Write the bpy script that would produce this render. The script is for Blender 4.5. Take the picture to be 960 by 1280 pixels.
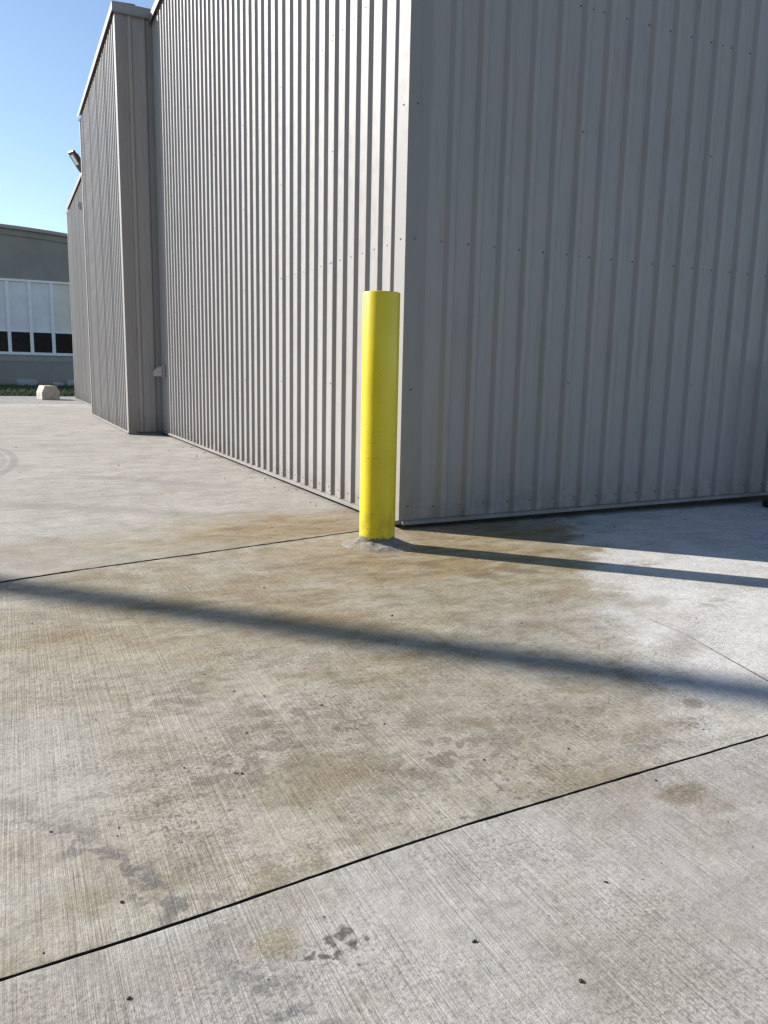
import bpy, bmesh, math, random
from mathutils import Vector, Matrix, noise as mnoise

for o in list(bpy.data.objects):
    bpy.data.objects.remove(o)
scene = bpy.context.scene
COL = scene.collection
random.seed(7)

# ------------------------------------------------------------------ camera
cam_d = bpy.data.cameras.new('camera')
cam = bpy.data.objects.new('camera', cam_d)
COL.objects.link(cam)
RIGHT = Vector((0.90074, -0.43388, 0.02038))
DOWN = Vector((-0.05616, -0.16287, -0.98505))
FWD = Vector((0.43072, 0.88613, -0.17107))
m = Matrix((RIGHT, -DOWN, -FWD)).transposed().to_4x4()
m.translation = Vector((-1.7814, -3.4850, 0.7638))
cam.matrix_world = m
cam_d.sensor_fit = 'HORIZONTAL'
cam_d.sensor_width = 36.0
cam_d.lens = 36.0 * 978.88 / 960.0
cam_d.clip_start = 0.05
cam_d.clip_end = 2000
scene.camera = cam

# ------------------------------------------------------------------ sky and sun
SUN_EL = math.radians(28)
SX, SY = -0.695, 0.719                      # horizontal direction towards the sun
world = bpy.data.worlds.new('World')
scene.world = world
world.use_nodes = True
wn = world.node_tree
wn.nodes.clear()
sky = wn.nodes.new('ShaderNodeTexSky')
sky.sky_type = 'NISHITA'
sky.sun_disc = False
sky.sun_elevation = SUN_EL
sky.sun_rotation = math.atan2(SX, SY)
sky.altitude = 200
sky.air_density = 1.0
sky.dust_density = 0.3
sky.ozone_density = 1.6
bg = wn.nodes.new('ShaderNodeBackground')
bg.inputs['Strength'].default_value = 0.075
wo = wn.nodes.new('ShaderNodeOutputWorld')
wn.links.new(sky.outputs[0], bg.inputs[0])
wn.links.new(bg.outputs[0], wo.inputs[0])

sun_d = bpy.data.lights.new('sun', 'SUN')
sun_d.energy = 4.3
sun_d.angle = math.radians(0.53)
sun_d.color = (1.0, 0.952, 0.895)
sun = bpy.data.objects.new('sun', sun_d)
COL.objects.link(sun)
sdir = Vector((SX * math.cos(SUN_EL), SY * math.cos(SUN_EL), math.sin(SUN_EL)))
sun.rotation_euler = sdir.to_track_quat('Z', 'Y').to_euler()
sun.location = sdir * 50

vs = scene.view_settings
vs.view_transform = 'Standard'
vs.look = 'None'
vs.exposure = 1.2
vs.gamma = 1.0
vs.use_curve_mapping = False


# ------------------------------------------------------------------ helpers
def link(o, parent=None):
    COL.objects.link(o)
    if parent is not None:
        o.parent = parent
    return o


def mesh_obj(name, verts, faces, mat, parent=None, smooth=False):
    me = bpy.data.meshes.new(name)
    me.from_pydata(verts, [], faces)
    me.update()
    if mat:
        me.materials.append(mat)
    if smooth:
        for p in me.polygons:
            p.use_smooth = True
    return link(bpy.data.objects.new(name, me), parent)


def bm_obj(name, bm, mat, parent=None, smooth=False):
    me = bpy.data.meshes.new(name)
    bm.normal_update()
    bm.to_mesh(me)
    bm.free()
    if mat:
        me.materials.append(mat)
    if smooth:
        for p in me.polygons:
            p.use_smooth = True
    return link(bpy.data.objects.new(name, me), parent)


def add_box(bm, x0, x1, y0, y1, z0, z1):
    vv = [bm.verts.new(c) for c in ((x0, y0, z0), (x1, y0, z0), (x1, y1, z0), (x0, y1, z0),
                                    (x0, y0, z1), (x1, y0, z1), (x1, y1, z1), (x0, y1, z1))]
    for f in ((3, 2, 1, 0), (4, 5, 6, 7), (0, 1, 5, 4), (1, 2, 6, 5), (2, 3, 7, 6), (3, 0, 4, 7)):
        bm.faces.new([vv[i] for i in f])
    return vv


def box(name, x0, x1, y0, y1, z0, z1, mat, parent=None, bevel=0.0):
    bm = bmesh.new()
    add_box(bm, x0, x1, y0, y1, z0, z1)
    if bevel:
        bmesh.ops.bevel(bm, geom=bm.edges[:], offset=bevel, segments=2, affect='EDGES', profile=0.5)
    return bm_obj(name, bm, mat, parent)


def prism(name, outline, axis, a0, a1, mat, parent=None, bevel=0.0):
    """closed 2D outline swept along an axis ('x': outline is (y,z); 'y': (x,z); 'z': (x,y))"""
    def P(u, v, t):
        return {'x': (t, u, v), 'y': (u, t, v), 'z': (u, v, t)}[axis]
    bm = bmesh.new()
    a = [bm.verts.new(P(u, v, a0)) for u, v in outline]
    b = [bm.verts.new(P(u, v, a1)) for u, v in outline]
    n = len(outline)
    bm.faces.new(a[::-1])
    bm.faces.new(b)
    for i in range(n):
        bm.faces.new((a[i], a[(i + 1) % n], b[(i + 1) % n], b[i]))
    bmesh.ops.recalc_face_normals(bm, faces=bm.faces[:])
    if bevel:
        bmesh.ops.bevel(bm, geom=bm.edges[:], offset=bevel, segments=2, affect='EDGES', profile=0.5)
    return bm_obj(name, bm, mat, parent)


def lathe(name, prof, mat, parent=None, seg=64, loc=(0, 0, 0), smooth=True):
    vs_, fs = [], []
    for r, z in prof:
        for k in range(seg):
            a = 2 * math.pi * k / seg
            vs_.append((loc[0] + r * math.cos(a), loc[1] + r * math.sin(a), loc[2] + z))
    for i in range(len(prof) - 1):
        for k in range(seg):
            k2 = (k + 1) % seg
            fs.append((i * seg + k, i * seg + k2, (i + 1) * seg + k2, (i + 1) * seg + k))
    fs.append(tuple(range(seg))[::-1])
    fs.append(tuple((len(prof) - 1) * seg + k for k in range(seg)))
    return mesh_obj(name, vs_, fs, mat, parent, smooth)


def thing(name, label, cat, loc=(0, 0, 0), group=None):
    o = bpy.data.objects.new(name, None)
    o.location = loc
    o.empty_display_size = 0.2
    link(o)
    return tag(o, label, cat, group)


def tag(o, label, cat=None, group=None, kind=None):
    o['label'] = label
    if cat:
        o['category'] = cat
    if group:
        o['group'] = group
    if kind:
        o['kind'] = kind
    return o


# ------------------------------------------------------------------ node helpers
class N:
    def __init__(self, name):
        self.cache = {}
        self.m = bpy.data.materials.new(name)
        self.m.use_nodes = True
        self.t = self.m.node_tree
        self.t.nodes.clear()
        self.out = self.t.nodes.new('ShaderNodeOutputMaterial')
        self.b = self.t.nodes.new('ShaderNodeBsdfPrincipled')
        self.t.links.new(self.b.outputs[0], self.out.inputs[0])
        g = self.t.nodes.new('ShaderNodeNewGeometry')
        self.pos = g.outputs['Position']
        self.normal = g.outputs['Normal']
        s = self.t.nodes.new('ShaderNodeSeparateXYZ')
        self.t.links.new(self.pos, s.inputs[0])
        self.x, self.y, self.z = s.outputs

    def _in(self, sock, v):
        if isinstance(v, bpy.types.NodeSocket):
            self.t.links.new(v, sock)
        elif v is not None:
            if sock.type == 'RGBA' and len(v) == 3:
                v = (*v, 1)
            sock.default_value = v

    def set(self, name, v):
        self._in(self.b.inputs[name], v)

    def math(self, op, a, b=None, c=None, clamp=False):
        n = self.t.nodes.new('ShaderNodeMath')
        n.operation = op
        n.use_clamp = clamp
        self._in(n.inputs[0], a)
        if b is not None:
            self._in(n.inputs[1], b)
        if c is not None:
            self._in(n.inputs[2], c)
        return n.outputs[0]

    def add(self, a, b): return self.math('ADD', a, b)
    def sub(self, a, b): return self.math('SUBTRACT', a, b)
    def mul(self, a, b): return self.math('MULTIPLY', a, b)
    def mx(self, a, b): return self.math('MAXIMUM', a, b)

    def vec(self, x, y, z=0.0):
        n = self.t.nodes.new('ShaderNodeCombineXYZ')
        for i, v in enumerate((x, y, z)):
            self._in(n.inputs[i], v)
        return n.outputs[0]

    def noise(self, v=None, scale=5., detail=4., rough=.5, dist=0., col=False):
        key = (v.as_pointer() if v is not None else 0, scale, detail, rough, dist)
        if key in self.cache:
            return self.cache[key].outputs[1 if col else 0]
        n = self.t.nodes.new('ShaderNodeTexNoise')
        self._in(n.inputs['Vector'], v if v is not None else self.pos)
        n.inputs['Scale'].default_value = scale
        n.inputs['Detail'].default_value = detail
        n.inputs['Roughness'].default_value = rough
        n.inputs['Distortion'].default_value = dist
        self.cache[key] = n
        return n.outputs[1 if col else 0]

    def voro(self, v, scale, feature='F1'):
        n = self.t.nodes.new('ShaderNodeTexVoronoi')
        n.feature = feature
        self._in(n.inputs['Vector'], v)
        n.inputs['Scale'].default_value = scale
        return n.outputs[0]

    def ramp(self, v, a, b, lo=0., hi=1., smooth=True):
        n = self.t.nodes.new('ShaderNodeMapRange')
        n.interpolation_type = 'SMOOTHSTEP' if smooth else 'LINEAR'
        n.clamp = True
        self._in(n.inputs[0], v)
        for i, q in zip((1, 2, 3, 4), (a, b, lo, hi)):
            self._in(n.inputs[i], q)
        return n.outputs[0]

    def mix(self, f, a, b, mode='MIX'):
        n = self.t.nodes.new('ShaderNodeMix')
        n.data_type = 'RGBA'
        n.blend_type = mode
        n.clamp_factor = True
        self._in(n.inputs[0], f)
        self._in(n.inputs[6], a)
        self._in(n.inputs[7], b)
        return n.outputs[2]

    def bump(self, h, strength=1., dist=.01, prev=None):
        n = self.t.nodes.new('ShaderNodeBump')
        self._in(n.inputs['Strength'], strength)
        n.inputs['Distance'].default_value = dist
        self._in(n.inputs['Height'], h)
        if prev is not None:
            self._in(n.inputs['Normal'], prev)
        return n.outputs[0]

    def spot(self, wx, wy, cx, cy, rx, ry, soft=.5, rot=0.):
        """soft-edged elliptical stain at a place on the ground (wx, wy are warped coordinates)"""
        dx, dy = self.sub(wx, cx), self.sub(wy, cy)
        if rot:
            c, s = math.cos(rot), math.sin(rot)
            dx, dy = self.add(self.mul(dx, c), self.mul(dy, s)), self.sub(self.mul(dy, c), self.mul(dx, s))
        dx, dy = self.mul(dx, 1 / rx), self.mul(dy, 1 / ry)
        d = self.math('SQRT', self.add(self.mul(dx, dx), self.mul(dy, dy)))
        return self.ramp(d, 1 - soft, 1 + soft, 1, 0)


def plain(name, col, rough=.6, var=.12, scale=8., bump=0., metallic=0., spec=.5):
    n = N(name)
    c = n.noise(scale=scale, detail=5)
    dark = tuple(q * (1 - var) for q in col)
    light = tuple(min(1, q * (1 + var)) for q in col)
    n.set('Base Color', n.mix(n.ramp(c, .3, .7), dark, light))
    n.set('Roughness', n.ramp(n.noise(scale=scale * 2.3), .3, .7, rough - .06, rough + .06))
    n.set('Metallic', metallic)
    n.set('Specular IOR Level', spec)
    if bump:
        n.set('Normal', n.bump(n.noise(scale=scale * 6, detail=4), .6, bump))
    return n.m


# ------------------------------------------------------------------ concrete
def concrete(name, tint=(1, 1, 1), brown=1., white=1., broom=1., dirty=1., streak=0.):
    n = N(name)
    x, y = n.x, n.y
    wn1 = n.noise(scale=2.2, detail=4, col=True)
    ws = n.t.nodes.new('ShaderNodeSeparateXYZ')
    n.t.links.new(wn1, ws.inputs[0])
    wx = n.add(x, n.mul(n.sub(ws.outputs[0], .5), .55))
    wy = n.add(y, n.mul(n.sub(ws.outputs[1], .5), .55))
    wn2 = n.noise(scale=11, detail=4, col=True)
    ws2 = n.t.nodes.new('ShaderNodeSeparateXYZ')
    n.t.links.new(wn2, ws2.inputs[0])
    fx = n.add(x, n.mul(n.sub(ws2.outputs[0], .5), .10))
    fy = n.add(y, n.mul(n.sub(ws2.outputs[1], .5), .10))

    T = lambda c: tuple(a * b for a, b in zip(c, tint))
    big = n.noise(scale=.9, detail=5, rough=.6)
    mid = n.noise(scale=5.5, detail=6, rough=.62)
    fine = n.noise(scale=45, detail=4, rough=.65)
    grit = n.noise(scale=420, detail=2, rough=.6)
    col = n.mix(n.ramp(big, .3, .7), T((.255, .245, .225)), T((.32, .31, .288)))
    col = n.mix(n.ramp(mid, .48, .75, 0, .55), col, T((.37, .36, .34)))
    col = n.mix(n.ramp(mid, .5, .25, 0, .5), col, T((.19, .18, .16)))

    # dirt mottling
    mot = n.noise(n.vec(n.mul(x, 1.), n.mul(y, 1.5), 0), scale=13, detail=7, rough=.72)
    col = n.mix(n.ramp(mot, .50, .61, 0, .62 * dirty), col, n.mix(.70, col, (.09, .075, .052)))
    col = n.mix(n.ramp(mot, .46, .36, 0, .55 * dirty), col, n.mix(.6, col, T((.44, .43, .41))))
    dirt = n.noise(scale=2.6, detail=8, rough=.74)
    col = n.mix(n.ramp(dirt, .49, .62, 0, .72 * dirty), col, T((.150, .118, .072)))
    spk = n.mul(n.ramp(n.noise(scale=62, detail=3, rough=.7), .56, .62), n.ramp(n.noise(scale=3.1, detail=3), .44, .60))
    col = n.mix(n.mul(spk, .75 * dirty), col, (.08, .07, .057))

    # washed, lime-whitened patch towards the right
    if white:
        f = n.add(n.mul(n.sub(wx, .93), .825), n.mul(n.add(wy, .215), -.565))
        W = n.ramp(n.add(f, n.mul(n.sub(n.noise(scale=6, detail=6, rough=.7), .5), .5)), -.10, .16)
        W = n.mul(W, n.ramp(n.noise(scale=3.2, detail=5, rough=.65), .25, .55, .45, 1))
        W = n.mul(W, n.ramp(wy, -2.75, -1.9, .25, 1))
        col = n.mix(n.mul(W, white * .85), col, n.mix(.15, (.68, .665, .64), col))
        blot = n.ramp(n.noise(n.vec(n.mul(x, .8), n.mul(y, 1.6)), scale=5, detail=5, rough=.7), .60, .70)
        col = n.mix(n.mul(n.mul(blot, W), .5), col, (.22, .18, .145))
    # damp, rusty-brown silt spread out from the foot of the post
    if brown:
        B = n.spot(wx, wy, -.22, -.60, .85, .62, .6)
        B = n.mx(B, n.mul(n.spot(wx, wy, .42, -.60, .50, .55, .4), 1.0))
        B = n.mx(B, n.mul(n.spot(wx, wy, -.52, .22, .85, .36, .6, .26), 1.0))
        B = n.mx(B, n.mul(n.spot(wx, wy, -1.05, -1.0, .95, .75, .6), .72))
        B = n.mx(B, n.mul(n.spot(wx, wy, -1.0, -2.0, 1.1, .60, .6), .22))
        B = n.mx(B, n.mul(n.spot(wx, wy, -1.45, .1, .6, .28, .7, .26), .4))
        B = n.mul(B, n.ramp(n.noise(n.vec(n.mul(x, 1.), n.mul(y, 2.2)), scale=3.4, detail=6, rough=.62), .30, .62, .35, 1))
        B = n.mul(B, n.ramp(n.noise(scale=1.5, detail=5, rough=.65), .40, .58, .55, 1))
        core = n.mul(n.spot(fx, fy, -.15, -.62, .62, .48, .7), n.ramp(n.noise(n.vec(x, n.mul(y, 1.8)), scale=4.2, detail=6, rough=.66), .34, .58, .35, .95))
        core = n.mx(core, n.mul(n.spot(fx, fy, -.42, .20, .60, .24, .7, .26), n.ramp(n.noise(n.vec(x, n.mul(y, 1.8)), scale=4.2, detail=6, rough=.66), .34, .58, .35, .95)))
        B = n.mx(B, core)
        if white:
            B = n.mul(B, n.ramp(W, 0, .75, 1, .05))
        col = n.mix(n.mul(B, .92 * brown), col, n.mix(.22, (.185, .126, .044), col))
        deep = n.mul(B, n.ramp(n.noise(n.vec(n.mul(x, .9), n.mul(y, 2.0)), scale=6, detail=6, rough=.7), .48, .60))
        col = n.mix(n.mul(deep, .72 * brown), col, (.105, .070, .028))
    # long drag streaks
    if streak:
        ang = .255
        u = n.add(n.mul(x, math.cos(ang)), n.mul(y, math.sin(ang)))
        v = n.sub(n.mul(y, math.cos(ang)), n.mul(x, math.sin(ang)))
        st = n.noise(n.vec(n.mul(u, .6), n.mul(v, 6)), scale=3, detail=6, rough=.65)
        col = n.mix(n.ramp(st, .52, .72, 0, .55 * streak), col, T((.18, .17, .15)))
        col = n.mix(n.ramp(st, .46, .26, 0, .55 * streak), col, T((.39, .385, .37)))
    wn3 = n.noise(scale=75, detail=3, rough=.65, col=True)
    ws3 = n.t.nodes.new('ShaderNodeSeparateXYZ')
    n.t.links.new(wn3, ws3.inputs[0])
    gx = n.add(x, n.mul(n.sub(ws3.outputs[0], .5), .022))
    gy = n.add(y, n.mul(n.sub(ws3.outputs[1], .5), .022))
    for s in STAINS:
        cx, cy, rx, ry, rot, soft, strength, c, brk, slabs = s
        if name[-1] not in slabs:
            continue
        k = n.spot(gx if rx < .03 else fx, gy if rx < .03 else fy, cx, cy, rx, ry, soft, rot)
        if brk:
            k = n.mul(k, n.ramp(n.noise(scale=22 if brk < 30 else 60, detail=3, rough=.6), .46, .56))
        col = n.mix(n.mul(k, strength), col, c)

    if name[-1] == 'b':
        for rx_, st_ in ((.38, .45), (.30, .35)):
            dx, dy = n.mul(n.add(x, 2.10), 1 / rx_), n.mul(n.sub(y, 3.85), 1 / (rx_ * 3.7))
            d = n.math('SQRT', n.add(n.mul(dx, dx), n.mul(dy, dy)))
            ring = n.ramp(n.math('ABSOLUTE', n.sub(d, 1)), .04, .13, 1, 0)
            col = n.mix(n.mul(ring, st_), col, (.13, .127, .122))
    # broomed finish: ridges running away from the viewer
    lx = n.add(x, n.mul(n.math('SINE', n.mul(y, 1.7)), .010))
    br1 = n.noise(n.vec(n.mul(lx, 1), n.mul(y, .012), 0), scale=120, detail=4, rough=.75)
    br2 = n.noise(n.vec(n.mul(lx, 1), n.mul(y, .03), 4.7), scale=250, detail=2, rough=.6)
    br = n.add(n.mul(br1, .75), n.mul(br2, .4))
    where = n.ramp(n.add(n.mul(x, -.6), n.add(n.mul(y, -.35), n.mul(n.noise(scale=1.7, detail=3), .9))), .75, 1.75, .18, 1)
    band = n.noise(n.vec(n.mul(x, 1.), n.mul(y, .22), 2.), scale=5, detail=3, rough=.6)
    where = n.mul(n.mul(where, broom), n.ramp(band, .34, .58, .45, 1.0))
    col = n.mix(n.mul(n.ramp(br, .60, .40), n.mul(where, .55)), col, n.mix(.60, col, (.10, .09, .075)))
    col = n.mix(n.mul(n.ramp(br, .62, .78), n.mul(where, .50)), col, n.mix(.60, col, (.56, .51, .49)))
    pit = n.noise(scale=150, detail=3, rough=.7)
    pm = n.ramp(n.noise(scale=4.3, detail=4, rough=.65), .38, .66, .15, 1)
    col = n.mix(n.mul(n.ramp(pit, .50, .60), n.mul(pm, .45 + .40 * dirty)), col, n.mix(.80, col, (.075, .066, .052)))
    col = n.mix(n.ramp(pit, .47, .38, 0, .42), col, n.mix(.5, col, (.50, .49, .46)))
    col = n.mix(n.ramp(fine, .42, .62, .0, .40), col, n.mix(.5, col, (.16, .15, .13)))
    col = n.mix(n.ramp(grit, .38, .66, 0, .62), col, n.mix(.5, col, (.12, .11, .10)))
    if brown:
        col = n.mix(n.math('MINIMUM', n.mul(B, .95), 1.), col, (1.0, .905, .69), 'MULTIPLY')
    n.set('Base Color', col)
    rg = n.ramp(mid, .3, .7, .62, .82)
    n.set('Roughness', rg)
    n.set('Specular IOR Level', .25)
    b1 = n.bump(br, n.mul(where, .7), .0040)
    b2 = n.bump(fine, .45, .004, b1)
    b3 = n.bump(grit, .5, .0012, b2)
    n.set('Normal', b3)
    return n.m


TAN, OCHRE, OIL, GREY = (.18, .135, .078), (.23, .185, .088), (.040, .036, .030), (.13, .127, .12)
BRN = (.115, .083, .048)
# (x, y, rx, ry, rot, softness, strength, colour, break-up, slabs by last letter of the material name)
STAINS = [
    (-.657, -2.500, .058, .036, .2, .35, .75, TAN, 0, 'd'),
    (-.657, -2.495, .042, .024, .2, .4, .6, BRN, 60, 'd'),
    (-.640, -2.570, .05, .02, .3, .6, .3, TAN, 0, 'd'),
    (-1.486, -2.580, .030, .030, .3, .5, .60, OCHRE, 0, 'd'),
    (-1.488, -2.592, .022, .022, .3, .4, .5, TAN, 60, 'd'),
    (-1.3910, -2.5890, 0.0098, 0.0111, .4, .35, .85, OIL, 0, 'd'),
    (-1.4030, -2.5970, 0.0074, 0.0084, .4, .35, .85, OIL, 0, 'd'),
    (-1.4210, -2.5950, 0.0074, 0.0084, .4, .35, .85, OIL, 0, 'd'),
    (-1.4190, -2.6060, 0.0035, 0.0040, .4, .35, .85, OIL, 0, 'd'),
    (-1.3940, -2.6170, 0.0074, 0.0084, .4, .35, .85, OIL, 0, 'd'),
    (-1.3880, -2.6140, 0.0050, 0.0056, .4, .35, .85, OIL, 0, 'd'),
    (-1.4560, -2.6150, 0.0055, 0.0063, .4, .35, .85, OIL, 0, 'd'),
    (-1.4480, -2.6110, 0.0035, 0.0040, .4, .35, .85, OIL, 0, 'd'),
    (-1.4380, -2.6220, 0.0062, 0.0070, .4, .35, .85, OIL, 0, 'd'),
    (-1.4320, -2.6230, 0.0048, 0.0055, .4, .35, .85, OIL, 0, 'd'),
    (-1.4200, -2.6260, 0.0062, 0.0070, .4, .35, .85, OIL, 0, 'd'),
    (-1.4250, -2.6330, 0.0040, 0.0045, .4, .35, .85, OIL, 0, 'd'),
    (-1.4140, -2.6210, 0.0042, 0.0047, .4, .35, .85, OIL, 0, 'd'),
    (-1.3700, -2.6140, 0.0037, 0.0042, .4, .35, .85, OIL, 0, 'd'),
    (-1.4000, -2.6550, 0.0020, 0.0022, .4, .35, .85, OIL, 0, 'd'),
    (-1.50, -2.70, .16, .035, 1.9, .7, .75, GREY, 25, 'd'),
    (-1.13, -1.984, .060, .040, .2, .6, .7, BRN, 40, 'c'),
    (-.581, -2.305, .060, .040, .2, .4, .55, GREY, 45, 'c'),
    (-.53, -2.27, .075, .035, .2, .6, .4, TAN, 0, 'c'),
    (-.422, -2.288, .060, .025, .3, .5, .7, BRN, 30, 'c'),
    (-.33, -2.22, .03, .02, .3, .5, .6, BRN, 0, 'c'),
    (-.02, -1.88, .16, .05, .6, .8, .45, BRN, 0, 'c'),
    (-.30, -1.56, .10, .05, .5, .8, .4, BRN, 0, 'c'),
    (-.10, -.98, .09, .045, -.7, .5, .6, BRN, 0, 'c'),
    (.06, -.96, .10, .04, -.7, .5, .7, BRN, 0, 'c'),
    (.62, -1.05, .10, .05, .1, .6, .55, (0.204, 0.136, 0.088), 16, 'c'),
    (.45, -1.60, .08, .04, .2, .6, .5, (0.204, 0.136, 0.088), 25, 'c'),
    (.25, -1.50, .09, .045, .2, .6, .4, TAN, 0, 'c'),
    (-1.40, -2.08, .17, .09, .3, .8, .62, (.100, .082, .056), 22, 'c'),
    (-1.27, -1.90, .13, .08, .3, .8, .62, (.100, .082, .056), 22, 'c'),
    (-1.43, -1.69, .16, .08, .5, .8, .58, (0.109, 0.095, 0.075), 20, 'c'),
    (-1.02, -2.20, .14, .07, .3, .8, .75, (0.116, 0.099, 0.075), 20, 'c'),
    (-.80, -2.15, .15, .09, .3, .8, .45, (0.116, 0.099, 0.075), 16, 'c'),
    (-.53, -1.96, .07, .05, .2, .5, .4, (0.136, 0.126, 0.109), 30, 'c'),
    (-.45, -1.80, .10, .05, .4, .6, .4, (0.136, 0.126, 0.109), 34, 'c'),
    (-.76, -1.74, .11, .05, .4, .7, .4, (0.136, 0.126, 0.109), 34, 'c'),
    (-1.70, -2.24, .28, .030, 2.05, .7, .85, (.112, .102, .088), 18, 'c'),
    (-1.60, -2.43, .13, .035, 2.05, .7, .8, (.112, .102, .088), 22, 'c'),
    (-1.742, -1.95, .10, .22, .2, .8, .45, (0.394, 0.388, 0.374), 0, 'c'),
    (-.80, .17, .06, .014, .3, .4, .5, (0.449, 0.442, 0.422), 40, 'b'),
    (-.62, .20, .035, .014, .3, .4, .5, (0.449, 0.442, 0.422), 40, 'b'),
    (-.62, .70, .18, .03, .0, .5, .5, TAN, 0, 'b'),
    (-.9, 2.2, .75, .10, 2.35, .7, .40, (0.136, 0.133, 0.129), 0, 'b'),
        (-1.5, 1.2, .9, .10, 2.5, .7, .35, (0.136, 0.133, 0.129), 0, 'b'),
    (.95, -.75, .05, .015, .2, .3, .7, (0.109, 0.109, 0.116), 50, 'c'),
    (1.35, -.62, .10, .02, -.2, .4, .7, (0.109, 0.109, 0.116), 40, 'c'),
    (1.15, -.45, .09, .012, -.3, .4, .6, (0.109, 0.109, 0.116), 40, 'c'),
    (1.75, -.80, .20, .06, .1, .5, .6, (0.122, 0.122, 0.129), 22, 'c'),
    (1.55, -1.0, .16, .05, .1, .5, .6, (0.122, 0.122, 0.129), 22, 'c'),
]
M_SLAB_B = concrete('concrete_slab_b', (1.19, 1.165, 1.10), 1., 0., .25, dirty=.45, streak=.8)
M_SLAB_C = concrete('concrete_slab_c', (1.25, 1.21, 1.07), 1., 1., 1., dirty=.95, streak=.35)
M_SLAB_D = concrete('concrete_slab_d', (1.30, 1.27, 1.205), 0., .0, .95, dirty=.42)
M_SLAB_E = concrete('concrete_slab_e', (1.45, 1.45, 1.43), 0., .0, 0.)
M_SLAB_F = concrete('concrete_slab_f', (1.08, 1.10, 1.13), 0., .0, 0.)

# ------------------------------------------------------------------ painted steel
def steel(name, col, rough=.44):
    n = N(name)
    big = n.noise(scale=.8, detail=3)
    c = n.mix(n.ramp(big, .3, .7), tuple(q * .96 for q in col), tuple(q * 1.03 for q in col))
    oi = n.t.nodes.new('ShaderNodeObjectInfo')
    c = n.mix(n.mul(oi.outputs['Random'], .16), c, tuple(q * .45 for q in col))
    run = n.noise(n.vec(n.mul(n.add(n.x, n.mul(n.y, 1.37)), 1.), n.mul(n.z, .05), 0), scale=30, detail=4, rough=.6)
    c = n.mix(n.ramp(run, .52, .66, 0, .22), c, (.15, .135, .12))
    splash = n.mul(n.math('POWER', n.ramp(n.z, .02, .40, 1, 0), 1.6), n.ramp(n.noise(scale=9, detail=7, rough=.75), .36, .60))
    c = n.mix(n.mul(splash, .55), c, (.15, .13, .10))
    n.set('Base Color', c)
    n.set('Roughness', n.ramp(n.noise(scale=14, detail=4), .3, .7, rough - .05, rough + .08))
    n.set('Specular IOR Level', .36)
    wav = n.noise(n.vec(n.x, n.y, n.mul(n.z, .35)), scale=4.5, detail=2)
    n.set('Normal', n.bump(wav, .5, .008))
    return n.m


M_STEEL = steel('light_grey_painted_steel', (.294, .279, .266))
M_TRIM = steel('pale_painted_trim', (.232, .223, .215), .55)
M_SCREW = plain('dull_screw_steel', (.13, .13, .135), .45, .2, 40, metallic=.4)
M_CORE = plain('dark_liner', (.06, .06, .06), .9)
M_FOUND = plain('foundation_gap_shade', (.035, .033, .030), .85, .2, 12, .004)  # darkened to near black so the gap under the trim looks shaded

# ------------------------------------------------------------------ the ground
tag(mesh_obj('ground', [(-600, -600, -.085), (600, -600, -.085), (600, 600, -.085), (-600, 600, -.085)], [(0, 1, 2, 3)],
             plain('packed_soil', (.05, .045, .035), .95, .3, 1.5)), 'bare soil lying under the concrete paving', kind='structure')

pave = bpy.data.objects.new('concrete_pavement', None)
link(pave)
tag(pave, 'broom-finished concrete paving in front of the metal building', kind='structure')


def wobble(pts, step=.018, amp=.0014, seed=0, near=((-3.2, 2.9), (-3.2, 1.0))):
    """refine a polyline and roughen it like a chipped concrete edge (only where it can be seen)"""
    out = []
    for (ax, ay), (bx_, by_) in zip(pts[:-1], pts[1:]):
        L = math.hypot(bx_ - ax, by_ - ay)
        nx, ny = -(by_ - ay) / L, (bx_ - ax) / L
        d = 0
        while d < L - 1e-6:
            px, py = ax + (bx_ - ax) * d / L, ay + (by_ - ay) * d / L
            seen = near[0][0] < px < near[0][1] and near[1][0] < py < near[1][1]
            k = 0
            if d > 0:
                k = amp * (mnoise.noise(Vector((px * 9, py * 9, seed))) + .8 * mnoise.noise(Vector((px * 38, py * 38, seed + 5))))
            out.append((px + nx * k, py + ny * k))
            d += step if seen else 3.0
    out.append(pts[-1])
    return out


def slab(outline, mat, label, zt=0.0, bev=.0022):
    bm = bmesh.new()
    top = [bm.verts.new((a, b, zt)) for a, b in outline]
    f = bm.faces.new(top)
    if f.normal.z < 0 or True:
        bm.normal_update()
        if f.normal.z < 0:
            f.normal_flip()
    r = bmesh.ops.extrude_face_region(bm, geom=[f])
    low = [e for e in r['geom'] if isinstance(e, bmesh.types.BMVert)]
    # the extruded copy becomes the new top; push the originals down
    for v in top:
        v.co.z = -.08
    bm.normal_update()
    te = [e for e in bm.edges if all(v.co.z > -.01 for v in e.verts) and len(e.link_faces) == 2]
    bmesh.ops.bevel(bm, geom=te, offset=bev, segments=2, affect='EDGES', profile=.6, clamp_overlap=True)
    bmesh.ops.recalc_face_normals(bm, faces=bm.faces[:])
    for f in bm.faces:
        if f.normal.z < .25:
            f.material_index = 1
    o = bm_obj('concrete_slab', bm, mat, pave)
    o.data.materials.append(M_EDGE)
    o['label'] = label
    return o


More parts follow.
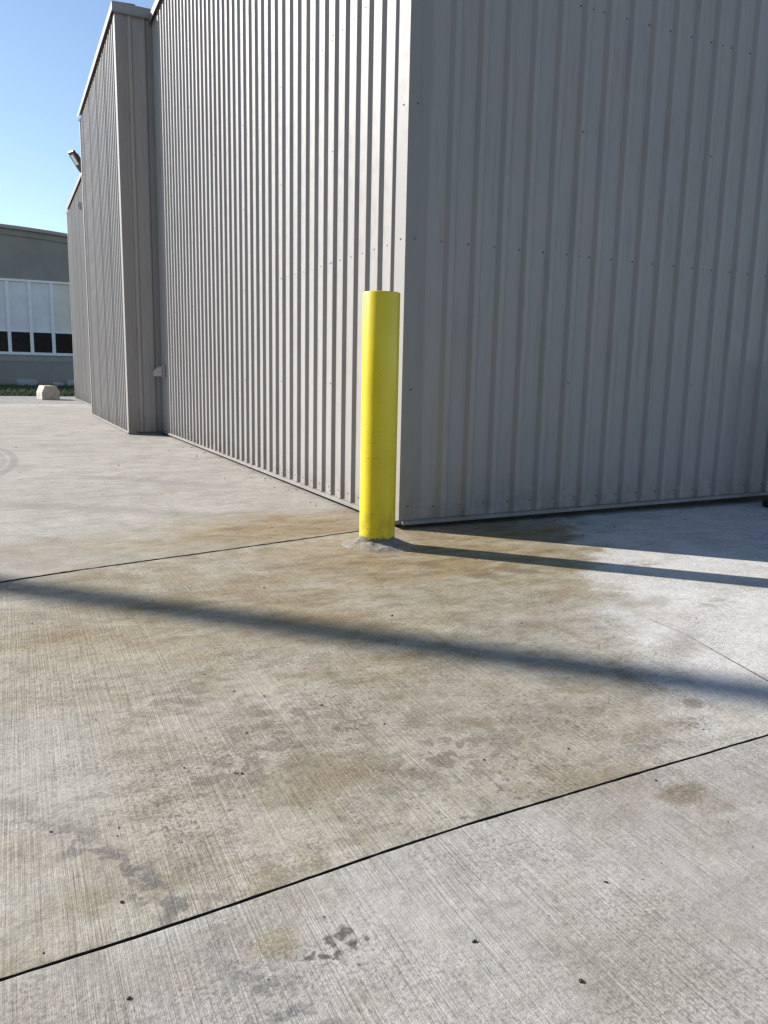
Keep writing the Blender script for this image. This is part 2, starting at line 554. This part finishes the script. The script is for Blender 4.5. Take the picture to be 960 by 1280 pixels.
M_EDGE = plain('dirt_packed_slab_edge', (.022, .019, .015), .95, .3, 60)
GAP = .0030
A = [(.30, .148), (-.222, .010), (-1.058, -.206), (-1.518, -.315), (-1.827, -.413), (-3.0, -.72), (-9.66, -2.49)]
Bj = [(-30, -2.60), (-9.66, -2.52), (-1.826, -2.491), (-1.663, -2.482), (-1.509, -2.469), (-1.262, -2.444), (-1.092, -2.431), (-.928, -2.424), (-.686, -2.414), (-.299, -2.400)]
off = lambda P, d: [(a, b + d) for a, b in P]
A1 = wobble(off(A, .011), seed=1, amp=.006)
A2 = wobble(off(A, -.009), seed=2, amp=.005)
cj = [(-.056, -2.388), (-.023, -2.183), (.074, -1.80), (.082, -1.60)]
B1 = wobble(off(Bj[1:], GAP) + [(-.0610, -2.388 + GAP)], seed=3)
B1b = wobble([(-.0510, -2.388 + GAP), (2.5, -2.30 + GAP), (30, -2.2)], seed=3)
B2 = wobble(off(Bj + [(-.056, -2.388), (2.5, -2.30), (30, -2.2)], -GAP), seed=4)
cl = wobble([(-.0610, -2.388 + GAP), (-.0262, -2.183), (.0725, -1.80), (.082, -1.60)], amp=.0016, seed=6)
cr = wobble([(.082, -1.60), (.0755, -1.80), (-.0198, -2.183), (-.0510, -2.388 + GAP)], amp=.0016, seed=8)
slab(A1 + [(-30, -2.45), (-30, 13.6), (.30, 13.95)], M_SLAB_B, 'grey concrete slab running along the striped wall')
slab(A2[::-1][:-1] + [A2[0], (.30, .5), (30, .5)][0:] + B1b[::-1][:-1] + [(-.0510, -2.388 + GAP)] + cr[::-1][1:-1] + cl[::-1] + B1[::-1][1:-1],
     M_SLAB_C, 'brown-stained concrete slab around the yellow post')
slab(B2 + [(30, -30), (-30, -30)], M_SLAB_D, 'clean pale grey slab nearest the viewer')
slab([(-30, 13.61), (.1, 13.96), (.1, 15.65), (-30, 15.3)], M_SLAB_E, 'bright narrow concrete strip')
slab([(-30, 15.31), (.1, 15.66), (.1, 20.9), (-30, 21.1)], M_SLAB_F, 'grey concrete strip by the lawn')

# ------------------------------------------------------------------ metal building
bld = thing('metal_building', 'light grey ribbed metal building with a sharp corner behind the yellow post', 'building', (0, 0, 0))
P_, SL, TP, DEP = .1524, .020, .028, .020


def rib_profile(a0, a1, first_center):
    """(along, out) points of the sheet between a0 and a1; ribs stand out by DEP"""
    pts = [(a0, 0)]
    k = math.ceil((a0 - first_center + SL + TP / 2 + .002) / P_)
    while True:
        c = first_center + k * P_
        if c + SL + TP / 2 > a1 + 1e-6:
            break
        h = TP / 2
        r = .0025
        pts += [(c - h - SL, 0), (c - h - .001, DEP - .0012), (c - h + r, DEP), (c + h - r, DEP), (c + h + .001, DEP - .0012), (c + h + SL, 0)]
        k += 1
    pts.append((a1, 0))
    return pts


def panel(place, a0, a1, fc, zb, zt, lap=0.):
    """place(a, out, z) -> world point; zb may depend on a"""
    pr = rib_profile(a0, a1, fc)
    if lap:                                       # lap rib top narrowed to catch less sun, so the lap shows dark
        c = a1 - .045
        pr = [(c - TP / 2 + .006 + (a - c) * .05 if (o > 0 and a > c) else a, o) for a, o in pr]
    # the last lap edge sits a sheet thickness proud of its neighbour
    pr = pr[:-1] + [(a1, .0), (a1 + .006, .0008), (a1 + .0062, .0)]
    n = len(pr)
    zs = [None, None]
    v = [place(a, o, zb(a)) for a, o in pr] + [place(a, o, zt) for a, o in pr]
    f = [(i, i + 1, n + i + 1, n + i) for i in range(n - 1)]
    o = mesh_obj('wall_panel', v, f, M_STEEL, bld)
    return o


def screw_heads(name, pts, place, k_=1.):
    """small hexagonal washer-head screws; pts = (along, out, z)"""
    vv, ff = [], []
    for a, o, z in pts:
        base = len(vv)
        for r, d in ((.0068 * k_, .0), (.0068 * k_, .0015), (.0042 * k_, .002), (.0040 * k_, .005 * k_)):
            for k in range(6):
                t = k * math.pi / 3
                vv.append(place(a + r * math.cos(t), o + d, z + r * math.sin(t)))
        for j in range(3):
            for k in range(6):
                ff.append((base + j * 6 + k, base + j * 6 + (k + 1) % 6, base + j * 6 + 6 + (k + 1) % 6, base + j * 6 + 6 + k))
        ff.append(tuple(base + 18 + k for k in range(6)))
    o = mesh_obj(name, vv, ff, M_SCREW, bld)
    o['kind'] = 'stuff'
    return o


# right-hand wall, facing the viewer's side: plane y = 0, outwards -y
right = lambda a, o, z: (a, -o, z)
RC = .2418
zbr = lambda a: .044 + .011 * a
edges = [.10] + [RC + P_ * (5 + 6 * k) + TP / 2 + SL + .004 for k in range(8)]
for a0, a1 in zip(edges[:-1], edges[1:]):
    panel(right, a0, a1, RC, zbr, 4.66)
XR = edges[-1]
sc = []
for k in range(int((XR - .3) / P_)):
    a = .1958 + P_ * k
    for z in (.105 + .006 * a, 1.417, 2.623, 3.83):
        sc.append((a, 0, z))
        if k % 6 == 5:
            sc.append((a + .082, 0, z))
    if k % 6 == 5:
        for z in (.747, 2.03, 3.25):
            sc.append((RC + P_ * k, DEP, z))
for z in (.115, .70, 1.417, 2.02, 2.623, 3.23, 3.83):
    sc.append((.042, .009, z))
screw_heads('screw_heads', sc, right, .85)
# left-hand wall, lit by the sun: plane x = 0, outwards -x
left = lambda a, o, z: (-o, a, z)
LC = .139
YE = 6.45
edges = [.10] + [.901 + TP / 2 + SL + .004 + .9144 * k for k in range(6)] + [YE]
for a0, a1 in zip(edges[:-1], edges[1:]):
    panel(left, a0, a1, LC, lambda a: .046, 4.66)
sc = []
k = 0
while LC + P_ * k < YE - .1:
    c = LC + P_ * k
    for z in (.085, 1.41, 2.615, 3.83):
        sc.append((c + .069, 0, z))
    if k % 6 == 5:
        for z in (.070, .714, 1.405, 2.01, 2.615, 3.25, 3.83):
            sc.append((c, DEP, z))
    k += 1
for z in (.085, .70, 1.417, 2.02, 2.623, 3.23, 3.83):
    sc.append((.042, .009, z))
screw_heads('screw_heads', sc, left, .72)
# corner flashing, one folded angle
co, ci, fl = -.0075, -.0060, .107
prism('corner_trim', [(co, co), (fl, co), (fl, .0), (fl - .002, .0), (fl - .002, ci), (ci, ci), (ci, fl - .002), (.0, fl - .002), (.0, fl), (co, fl)],
      'z', .022, 4.66, M_TRIM, bld)
# base flashing
def base_trim(place, a0, a1, zf, zt=.022):
    pr = [(.0, zt), (.026, zt - .004), (.030, zt - .007), (.030, .0), (.027, .0), (.0, .004)]
    v, f = [], []
    for a in (a0, a1):
        v += [place(a, o, zf(a) + z) for o, z in pr]
    n = len(pr)
    for i in range(n):
        f.append((i, (i + 1) % n, n + (i + 1) % n, n + i))
    f += [tuple(range(n)), tuple(range(n, 2 * n))[::-1]]
    mesh_obj('base_trim', v, f, M_TRIM, bld)
base_trim(left, -.006, YE, lambda a: .024)
base_trim(right, .004, XR, lambda a: .022 + .011 * a)
box('foundation', .06, XR, .06, 18.4, -.05, .2, M_FOUND, bld)
box('liner', .05, XR, .05, 18.4, .2, 4.55, M_CORE, bld)
# projecting bay
XB, YB0, YB1, YT, XT = -.40, YE, 10.75, 18.55, -.05
end = lambda a, o, z: (a, YB0 - o, z)
pr_end = panel(end, XB + .06, -.001, XB + .135, lambda a: .03, 4.70)
bay = lambda a, o, z: (XB - o, a, z)
e = [YB0 + .06] + [YB0 + .13 + .9144 * k + .045 for k in range(1, 5)] + [YB1 - .06]
for a0, a1 in zip(e[:-1], e[1:]):
    panel(bay, a0, a1, YB0 + .13, lambda a: .036, 4.70, a1 < YB1 - .1)
third = lambda a, o, z: (XT - o, a, z)
e = [YB1] + [YB1 + .13 + .9144 * k + .045 for k in range(1, 8)] + [YT - .06]
for a0, a1 in zip(e[:-1], e[1:]):
    panel(third, a0, a1, YB1 + .13, lambda a: .036, 4.62, a1 < YT - .1)
def corner(x, y, sx, sy, z0, z1, w=.075, t=.024):
    """folded corner angle; (sx, sy) points from the corner into the building"""
    c = [(x - sx * t, y - sy * t), (x + sx * w, y - sy * t), (x + sx * w, y), (x + sx * .001, y), (x + sx * .001, y + sy * w), (x - sx * t, y + sy * w)]
    prism('corner_trim', c, 'z', z0, z1, M_TRIM, bld)
corner(XB, YB0, 1, 1, .012, 4.70)
corner(XB, YB1, 1, -1, .012, 4.70)
corner(XT, YT, 1, -1, .012, 4.62)
base_trim(bay, YB0 - .02, YB1 + .02, lambda a: .012)
base_trim(third, YB1 + .02, YT + .02, lambda a: .012)
base_trim(end, XB + .02, -.03, lambda a: .006, .016)
box('foundation', XB + .03, .02, YB0 + .03, YB1 - .03, -.05, .2, M_FOUND, bld)
box('liner', XB + .04, .03, YB0 + .04, YB1 - .04, .2, 4.6, M_CORE, bld)
box('foundation', XT + .03, .02, YB1, YT - .03, -.05, .2, M_FOUND, bld)
box('liner', XT + .03, .03, YB1, YT - .03, .2, 4.55, M_CORE, bld)
# north face of the bay and of the building, plain sheet
box('end_wall', XB + .004, 0, YB1 - .02, YB1 - .003, .03, 4.70, M_STEEL, bld)
box('end_wall', XT + .004, XR, YT - .02, YT - .003, .03, 4.62, M_STEEL, bld)
box('end_wall', XR - .01, XR + .01, 0, YT, .03, 4.66, M_STEEL, bld)
# parapet copings: folded caps with a hemmed drip edge
def coping(place, a0, a1, z0, z1, out=.045, back=.20):
    pr = [(out, z0), (out + .008, z0 - .012), (out + .010, z0 - .010), (out + .004, z0 + .004), (out + .004, z1 - .012), (-back, z1), (-back, z0), (-back + .003, z0), (-back + .003, z1 - .006), (out, z1 - .018)]
    v, f = [], []
    for a in (a0, a1):
        v += [place(a, o, z) for o, z in pr]
    n = len(pr)
    for i in range(n):
        f.append((i, (i + 1) % n, n + (i + 1) % n, n + i))
    f += [tuple(range(n)), tuple(range(n, 2 * n))[::-1]]
    mesh_obj('parapet_cap', v, f, M_TRIM, bld)
coping(left, -.05, YB0 - .002, 4.640, 4.735)
coping(right, -.05, XR, 4.640, 4.735)
coping(bay, YB0 - .047, YB1 + .05, 4.700, 4.800)
coping(end, XB - .047, .06, 4.690, 4.798)
coping(third, YB1 + .003, YT + .05, 4.620, 4.730)
box('roof', .02, XR, .02, YT, 4.55, 4.60, M_CORE, bld)
box('roof', XB + .02, .02, YB0 + .02, YB1 - .02, 4.60, 4.64, M_CORE, bld)

# ------------------------------------------------------------------ yellow bollard
BX, BY, BR = -.271, -.309, .0815
def yellow():
    n = N('yellow_paint')
    c = n.mix(n.ramp(n.noise(scale=6, detail=4), .3, .7), (.63, .485, .007), (.67, .525, .010))
    run = n.noise(n.vec(n.mul(n.x, 1), n.mul(n.y, 1), n.mul(n.z, .04)), scale=55, detail=3)
    c = n.mix(n.ramp(run, .55, .8, 0, .20), c, (.48, .34, .012))
    fade = n.noise(n.vec(n.x, n.y, n.mul(n.z, .35)), scale=14, detail=5, rough=.65)
    c = n.mix(n.ramp(fade, .52, .68, 0, .30), c, (.68, .54, .05))
    grime = n.mul(n.ramp(n.z, .30, .03), n.ramp(n.noise(n.vec(n.x, n.y, n.mul(n.z, .4)), scale=34, detail=5, rough=.7), .42, .62))
    c = n.mix(n.mul(grime, .50), c, (.22, .17, .035))
    chip = n.noise(scale=130, detail=5, rough=.7)
    low = n.ramp(n.z, .04, .17, .13, 0)
    patch = n.ramp(n.noise(scale=17, detail=2), .48, .62, -.10, .04)
    k = n.ramp(n.add(n.add(chip, low), patch), .67, .71)
    edge = n.ramp(n.add(n.z, n.mul(n.sub(n.noise(scale=42, detail=5, rough=.7), .5), .055)), .050, .044, 0, 1)
    scuff = n.mul(n.ramp(n.noise(scale=240, detail=3, rough=.7), .66, .72), n.ramp(n.z, .26, .05))
    rub = n.mul(n.mul(n.ramp(n.noise(n.vec(n.x, n.y, n.mul(n.z, 5.)), scale=28, detail=5, rough=.7), .60, .66), n.ramp(n.math('ABSOLUTE', n.sub(n.z, .46)), .05, .20, 1, 0)), .55)
    c = n.mix(rub, c, (.16, .13, .03))
    k2 = n.mx(n.mx(k, edge), n.mul(scuff, .8))
    c = n.mix(k2, c, (.13, .12, .09))
    n.set('Base Color', c)
    n.set('Roughness', n.mix(k2, (.30, .30, .30), (.8, .8, .8)))
    n.set('Specular IOR Level', .5)
    n.set('Normal', n.bump(n.add(n.mul(n.noise(scale=60, detail=4), .4), n.mul(k2, -.6)), .30, .0025))
    return n.m
M_YEL = yellow()
boll = thing('bollard', 'yellow painted steel bollard standing in front of the building corner', 'bollard', (BX, BY, 0))
prof = [(BR, -.05), (BR, .03), (BR, .3), (BR, .7), (BR, 1.1165), (BR - .001, 1.119), (BR - .003, 1.1205), (BR - .012, 1.121)]
lathe('post', prof, M_YEL, boll, 96)
lathe('cap', [(BR - .012, 1.118), (BR - .013, 1.1215), (BR * .7, 1.1225), (BR * .35, 1.123), (.004, 1.123)], M_YEL, boll, 64)
# rough concrete collar
def collar():
    n = N('collar_concrete')
    c = n.mix(n.ramp(n.noise(scale=16, detail=6, rough=.7), .3, .7), (.17, .150, .115), (.27, .250, .215))
    c = n.mix(n.ramp(n.noise(scale=90, detail=3), .58, .68), c, (.10, .10, .085))
    c = n.mix(n.ramp(n.noise(scale=7, detail=4), .52, .7, 0, .6), c, (.19, .15, .08))
    n.set('Base Color', c)
    n.set('Roughness', .9)
    n.set('Normal', n.bump(n.noise(scale=70, detail=6, rough=.7), .9, .008))
    return n.m
seg, rings = 96, 14
vv, ff = [], []
for j in range(rings + 1):
    t = j / rings
    for k in range(seg):
        a = 2 * math.pi * k / seg
        R1 = .175 * (1 + .16 * mnoise.noise(Vector((math.cos(a) * 1.3, math.sin(a) * 1.3, 3))) + .05 * mnoise.noise(Vector((math.cos(a) * 5, math.sin(a) * 5, 9))))
        r = (BR - .01) + (R1 - BR + .01) * t
        z = .031 * (1 - t) ** 1.05 * (1 + .3 * mnoise.noise(Vector((math.cos(a) * 2, math.sin(a) * 2, 1)))) + .007 * mnoise.noise(Vector((r * math.cos(a) * 34, r * math.sin(a) * 34, 0))) * (1 - t) - .004 * t ** 3
        vv.append((r * math.cos(a), r * math.sin(a), z))
for j in range(rings):
    for k in range(seg):
        ff.append((j * seg + k, (j + 1) * seg + k, (j + 1) * seg + (k + 1) % seg, j * seg + (k + 1) % seg))
o = mesh_obj('concrete_collar', vv, ff, collar(), boll, True)

# ------------------------------------------------------------------ outlet box in the inner corner
M_BOX = plain('grey_die_cast', (.34, .34, .34), .42, .06, 20)
ob = thing('outlet_box', 'small grey weatherproof outlet box on the wall by the inner corner', 'outlet box', (-.02, 6.25, .765))
prism('back_plate', [(-.055, -.07), (.055, -.07), (.055, .07), (-.055, .07)], 'x', -.020, .012, M_BOX, ob, .004)
prism('hood', [(-.022, .055), (-.06, .055), (-.112, .012), (-.118, -.0), (-.118, -.06), (-.022, -.06)], 'y', -.042, .042, M_BOX, ob, .006)
prism('cable_slot', [(-.105, -.0665), (-.05, -.0665), (-.05, -.0605), (-.105, -.0605)], 'y', -.018, .018, M_SCREW, ob)

# ------------------------------------------------------------------ area light behind the bay
M_BLK = plain('black_powder_coat', (.022, .022, .024), .45, .2, 30)
M_LENS = plain('clear_lens', (.80, .80, .78), .15, .05, 60)
lt = thing('flood_light', 'black flood light tilted upwards on a bracket high beyond the bay', 'light', (XT - .02, 12.0, 4.10))
lt_ax = math.radians(128)
ca, sa = math.cos(lt_ax), math.sin(lt_ax)
def tilt(u, v):                                   # u along the head, v across it
    return (-.20 + u * ca - v * sa, .10 + u * sa + v * ca)
prism('housing', [tilt(*q) for q in ((.0, -.02), (.04, -.035), (.36, -.03), (.37, .0), (.36, .015), (.30, .025), (.04, .028), (.0, .02))], 'y', -.085, .085, M_BLK, lt, .004)
prism('lens', [tilt(*q) for q in ((.14, .0285), (.31, .0235), (.31, .029), (.14, .034))], 'y', -.045, .045, M_LENS, lt)
prism('bracket', [(.015, -.08), (-.015, -.08), (-.03, .04), (-.17, .07), (-.20, .15), (-.235, .12), (-.21, .03), (-.06, -.02), (.0, .06), (.015, .06)], 'y', -.03, .03, M_BLK, lt, .003)
box('mounting_plate', -.004, .03, -.06, .06, -.10, .08, M_BLK, lt, .004)
for k in range(7):
    f = prism('cooling_fin', [tilt(*q) for q in ((.06, -.032), (.30, -.030), (.29, -.050), (.07, -.050))], 'y', -.075 + .025 * k - .003, -.075 + .025 * k + .003, M_BLK, lt)

piv, cz, sz_ = (-.20, 0), math.cos(.42), math.sin(.42)
for o in list(lt.children):
    if o.name.split('.')[0] in ('housing', 'lens', 'cooling_fin'):
        o.rotation_euler.z = .42
        o.location = (piv[0] - (cz * piv[0] - sz_ * piv[1]), piv[1] - (sz_ * piv[0] + cz * piv[1]), 0)

sn = thing('photo_sensor', 'tiny pale sensor box on the farthest wall below the flood light', 'sensor', (XT - .02, 14.87, 4.15))
prism('case', [(.012, -.07), (-.06, -.07), (-.075, -.05), (-.075, .05), (-.05, .07), (.012, .07)], 'y', -.05, .05, M_BOX, sn, .005)
box('lens_window', -.079, -.0755, -.03, .03, -.04, .02, M_BLK, sn)

# ------------------------------------------------------------------ far grey building
M_FAR = plain('grey_rendered_wall', (.285, .258, .230), .85, .06, 1.2, .004)
M_FARB = plain('grey_fascia', (.33, .305, .28), .7, .06, 3)
M_ALU = plain('white_window_frame', (.82, .80, .80), .45, .05, 6)
M_INF = plain('pale_blue_infill_panel', (.72, .70, .72), .35, .05, 2)
M_INF2 = plain('beige_lit_infill_panel', (.74, .67, .58), .45, .05, 2)  # warm light on one panel, painted as its base colour
M_GLS = plain('dark_window_glass', (.008, .009, .011), .2, .2, 3, spec=.12)
far = thing('grey_building', 'long low grey building with a row of tall pale window bays', 'building', (0, 38, 0))
WX0, NB, BW = -1.32 - .955 * 8, 15, .955
WX1 = WX0 + NB * BW
ZS, ZH, ZTOP = 1.40, 4.86, 7.28
box('wall', -12, 9, 0, 10, -.2, ZS - .30, M_FAR, far)
box('sill_course', -12, 9, -.02, 10, ZS - .298, ZS, M_FARB, far)
box('wall', -12, WX0 - .1, 0, 10, ZS + .002, ZH, M_FAR, far)
box('wall', WX1 + .1, 9, 0, 10, ZS + .002, ZH, M_FAR, far)
arch = lambda x, dz: ZTOP - .02 + dz - .010 * (x + 3.0) ** 2
XS = [-12 + .75 * k for k in range(29)]
def arched(name, z_lo, z_hi, y0, mat, flat=None):
    top = [(x, arch(x, z_hi)) for x in XS]
    bot = [(x, flat if flat is not None else arch(x, z_lo)) for x in reversed(XS)]
    prism(name, bot + top[::1] if False else top + bot, 'y', y0, 10, mat, far)
arched('wall', 0, -.422, .01, M_FAR, ZH + .002)
arched('frieze', -.42, -.152, -.06, M_FAR)
arched('eaves_fascia', -.15, 0, -.22, M_FARB)
box('backing', WX0 - .1, WX1 + .1, .30, .4, ZS, ZH, M_CORE, far)
box('window_head', WX0 - .1, WX1 + .1, -.05, .12, ZH - .10, ZH, M_ALU, far)
box('window_sill', WX0 - .1, WX1 + .1, -.09, .12, ZS + .004, ZS + .13, M_ALU, far)
ZM = 2.50
mul = None
for k in range(NB + 1):
    xx = WX0 + k * BW
    box('mullion', xx - .075, xx + .075, -.03, .12, ZS + .132, ZH - .102, M_ALU, far)
for k in range(NB):
    a, b = WX0 + k * BW + .077, WX0 + (k + 1) * BW - .077
    box('transom', a, b, .0, .11, ZM - .04, ZM + .05, M_ALU, far)
    box('infill_panel', a, b, .05, .09, ZM + .052, ZH - .104, M_INF2 if k == 10 else M_INF, far)
    box('window_pane', a, b, .06, .075, ZS + .134, ZM - .042, M_GLS, far)

# lawn in front of it
def lawn_mat():
    n = N('lawn_green')
    c = n.mix(n.ramp(n.noise(scale=1.2, detail=5), .3, .7), (.030, .055, .016), (.055, .085, .026))
    n.set('Base Color', c)
    n.set('Roughness', .8)
    return n.m
M_LAWN = lawn_mat()
tag(mesh_obj('lawn', [(-60, 20.95, -.02), (60, 20.95, -.02), (60, 60, -.02), (-60, 60, -.02)], [(0, 1, 2, 3)], M_LAWN),
    'lawn between the paving and the far building', kind='structure')
vv, ff = [], []
rg = random.Random(3)
for i in range(16000):
    gx, gy = rg.uniform(-4.5, 2.5), 21.0 + 16.8 * rg.random() ** 1.7
    h = rg.uniform(.05, .13)
    a = rg.uniform(0, 6.28)
    w = .008
    lx, ly = rg.uniform(-.04, .04), rg.uniform(-.04, .04)
    b = len(vv)
    vv += [(gx - w * math.cos(a), gy - w * math.sin(a), -.02), (gx + w * math.cos(a), gy + w * math.sin(a), -.02), (gx + lx, gy + ly, -.02 + h)]
    ff.append((b, b + 1, b + 2))
tag(mesh_obj('grass_blades', vv, ff, M_LAWN), 'short green grass growing on the far lawn', 'grass', kind='stuff')

# concrete blocks
M_BLOCK = plain('cream_concrete', (.33, .30, .255), .85, .15, 9, .006)
def block(label, loc, rz, w, h, L, group, mat=M_BLOCK):
    ol = [(-w / 2, 0), (w / 2, 0), (w / 2, h * .52), (w * .33, h), (-w * .33, h), (-w / 2, h * .52)]
    o = prism('concrete_block', ol, 'y', 0, L, mat, None, .012)
    # the stepped base recess and lifting groove of a cast block
    bm = bmesh.new()
    bm.from_mesh(o.data)
    bmesh.ops.subdivide_edges(bm, edges=[e for e in bm.edges if e.calc_length() > .2], cuts=3)
    for v in bm.verts:
        q = mnoise.noise(v.co * 9) * .006
        v.co += Vector((q, q * .5, q))
        v.co.z = max(v.co.z, 0)
    bm.to_mesh(o.data)
    bm.free()
    o.location = loc
    o.rotation_euler.z = rz
    return tag(o, label, 'concrete block', group)
block('cream concrete parking block with chamfered top at the edge of the lawn', (-.68, 18.0, 0), math.radians(7), .42, .35, .8, None)
M_PALE = plain('pale_concrete', (.34, .34, .345), .85, .12, 5)
for lab, xx, w in (('pale block at the foot of the far building left of the cream block', -.70, .85),
                   ('smallest pale block at the foot of the far building behind the cream block', .62, .45),
                   ('pale block at the foot of the far building beside the metal wall', 1.40, .75)):
    o = block(lab, (xx - w / 2, 37.0, -.02), math.radians(-90), .24, .30 if w > .5 else .18, w, 'pale blocks along the far building', M_PALE)

# black post stand at the right edge
M_RUB = plain('black_rubber', (.014, .014, .015), .6, .2, 30)
st = thing('delineator_post', 'black rubber foot of a post at the right edge beside the wall', 'post', (2.580, -.185, 0))
lathe('rubber_foot', [(.085, 0), (.092, .012), (.090, .030), (.078, .044), (.062, .052), (.052, .056)], M_RUB, st, 40)
lathe('post', [(.050, .05), (.048, .10), (.046, .60), (.044, .90), (.036, .915), (.01, .918)], M_RUB, st, 32)
lathe('ring', [(.0495, .30), (.0515, .305), (.0515, .335), (.0495, .34)], M_RUB, st, 32)

# added unseen building behind and left of the viewer, darkens the shaded wall's ribs
M_BRK = plain('added_block_brick', (.115, .080, .062), .9, .25, 5, .01)
wk = thing('added_dark_block', 'unseen dark brick block added behind the viewer to darken the shaded wall ribs', 'building', (-17, -22, 0))
box('wall', -12, 0, -12, 19, -.1, 5.4, M_BRK, wk)
box('roof', -12.3, .3, -12.3, 19.3, 5.402, 5.75, M_FARB, wk)
for k in range(5):
    d = box('added_door', .001, .06, -9 + 5.6 * k, -5.6 + 5.6 * k, .0, 3.6, M_GLS if k % 2 else M_FAR, wk)
    box('added_lintel', .001, .10, -9.2 + 5.6 * k, -5.4 + 5.6 * k, 3.602, 3.9, M_FARB, wk)

# lamp pole that stands left of the picture and throws the long soft shadow
M_POLE = plain('galvanised_steel', (.35, .36, .37), .4, .1, 6, metallic=.7)
DP = 13.5
lp = thing('lamp_pole', 'tall steel lamp pole standing left of the view', 'lamp pole', (-1.827 + SX * DP, -.450 + SY * DP, 0))
lathe('shaft', [(.112, .02), (.108, 2.), (.100, 6.), (.092, 9.0), (.088, 9.02)], M_POLE, lp, 32)
lathe('base_flange', [(.20, 0), (.20, .02), (.10, .03), (.088, .10), (.085, .11)], M_POLE, lp, 32)
prism('arm', [(.0, 8.90), (.9, 9.10), (.9, 9.15), (.0, 8.97)], 'y', -.03, .03, M_POLE, lp)
prism('lamp_head', [(.85, 9.09), (1.5, 9.16), (1.5, 9.22), (1.3, 9.27), (.9, 9.20)], 'y', -.14, .14, M_BLK, lp, .01)

# ------------------------------------------------------------------ crumbs of dirt lying on the paving
CR = [(-1.412, -2.101), (-1.666, -2.4), (-1.682, -2.589), (-1.355, -1.571), (-1.314, -1.707), (-1.192, -1.681), (-1.64, -1.321), (-1.434, -1.929), (-1.348, -1.938), (-1.148, -1.869), (-1.143, -2.005), (-0.691, -1.305), (-0.81, -1.942), (-0.337, -1.53), (0.231, -1.706), (0.336, -1.821), (-1.239, -2.681), (-1.152, -2.799), (-0.68, -2.451), (-0.412, -2.323), (-0.668, -2.611), (-1.645, -2.201), (-1.749, -2.168), (-1.311, 2.833), (-0.96, 3.175), (-1.689, 4.932), (-1.329, 1.985), (-0.145, 0.803), (-0.598, 0.233), (-1.056, -2.016), (-0.942, -2.246), (-0.984, -2.655), (-0.752, -2.276), (-1.255, -1.763), (-1.502, -2.038), (-1.635, -1.746), (-1.739, -0.969), (-0.968, -0.833), (-0.004, -0.733), (-1.043, -1.163)]
rg = random.Random(11)
items = [(a, b, rg.uniform(.0013, .0030) * (1 + max(0, b + 1) * .5)) for a, b in CR]
items += [(-1.405, -2.106, .0035), (-1.417, -2.098, .003), (-.686, -1.307, .004)]
for i in range(420):
    b = rg.uniform(-2.75, 3.5)
    a = rg.uniform(-1.85, .6 if b < 0 else -.05)
    if abs(a) < .02:
        continue
    items.append((a, b, rg.uniform(.0005, .0014) * (1 + max(0, b + 1) * .35)))
for i in range(45):
    items.append((-rg.random() ** 2 * .35 - .035, rg.uniform(.2, 5.5), rg.uniform(.002, .006)))
for i in range(60):
    items.append((rg.uniform(.1, 2.6), -rg.random() ** 2 * .5 - .03, rg.uniform(.0015, .004)))
vv, ff = [], []
ICO = bmesh.new()
bmesh.ops.create_icosphere(ICO, subdivisions=1, radius=1)
IV = [v.co.copy() for v in ICO.verts]
IF = [tuple(v.index for v in f.verts) for f in ICO.faces]
ICO.free()
for a, b, r in items:
    base = len(vv)
    sx, sy, sz = rg.uniform(.7, 1.8), rg.uniform(.7, 1.5), rg.uniform(.4, .9)
    rt = rg.uniform(0, 3.14)
    c, s = math.cos(rt), math.sin(rt)
    for v in IV:
        q = v * rg.uniform(.75, 1.2)
        px, py = q.x * r * sx, q.y * r * sy
        vv.append((a + px * c - py * s, b + px * s + py * c, max(-.0005, r * sz * .6 + q.z * r * sz)))
    ff += [tuple(base + i for i in f) for f in IF]
tag(mesh_obj('dirt_crumbs', vv, ff, plain('dark_dirt', (.035, .03, .024), .95, .3, 200)),
    'small dark crumbs of dirt and leaf scattered on the paving', 'dirt', kind='stuff')
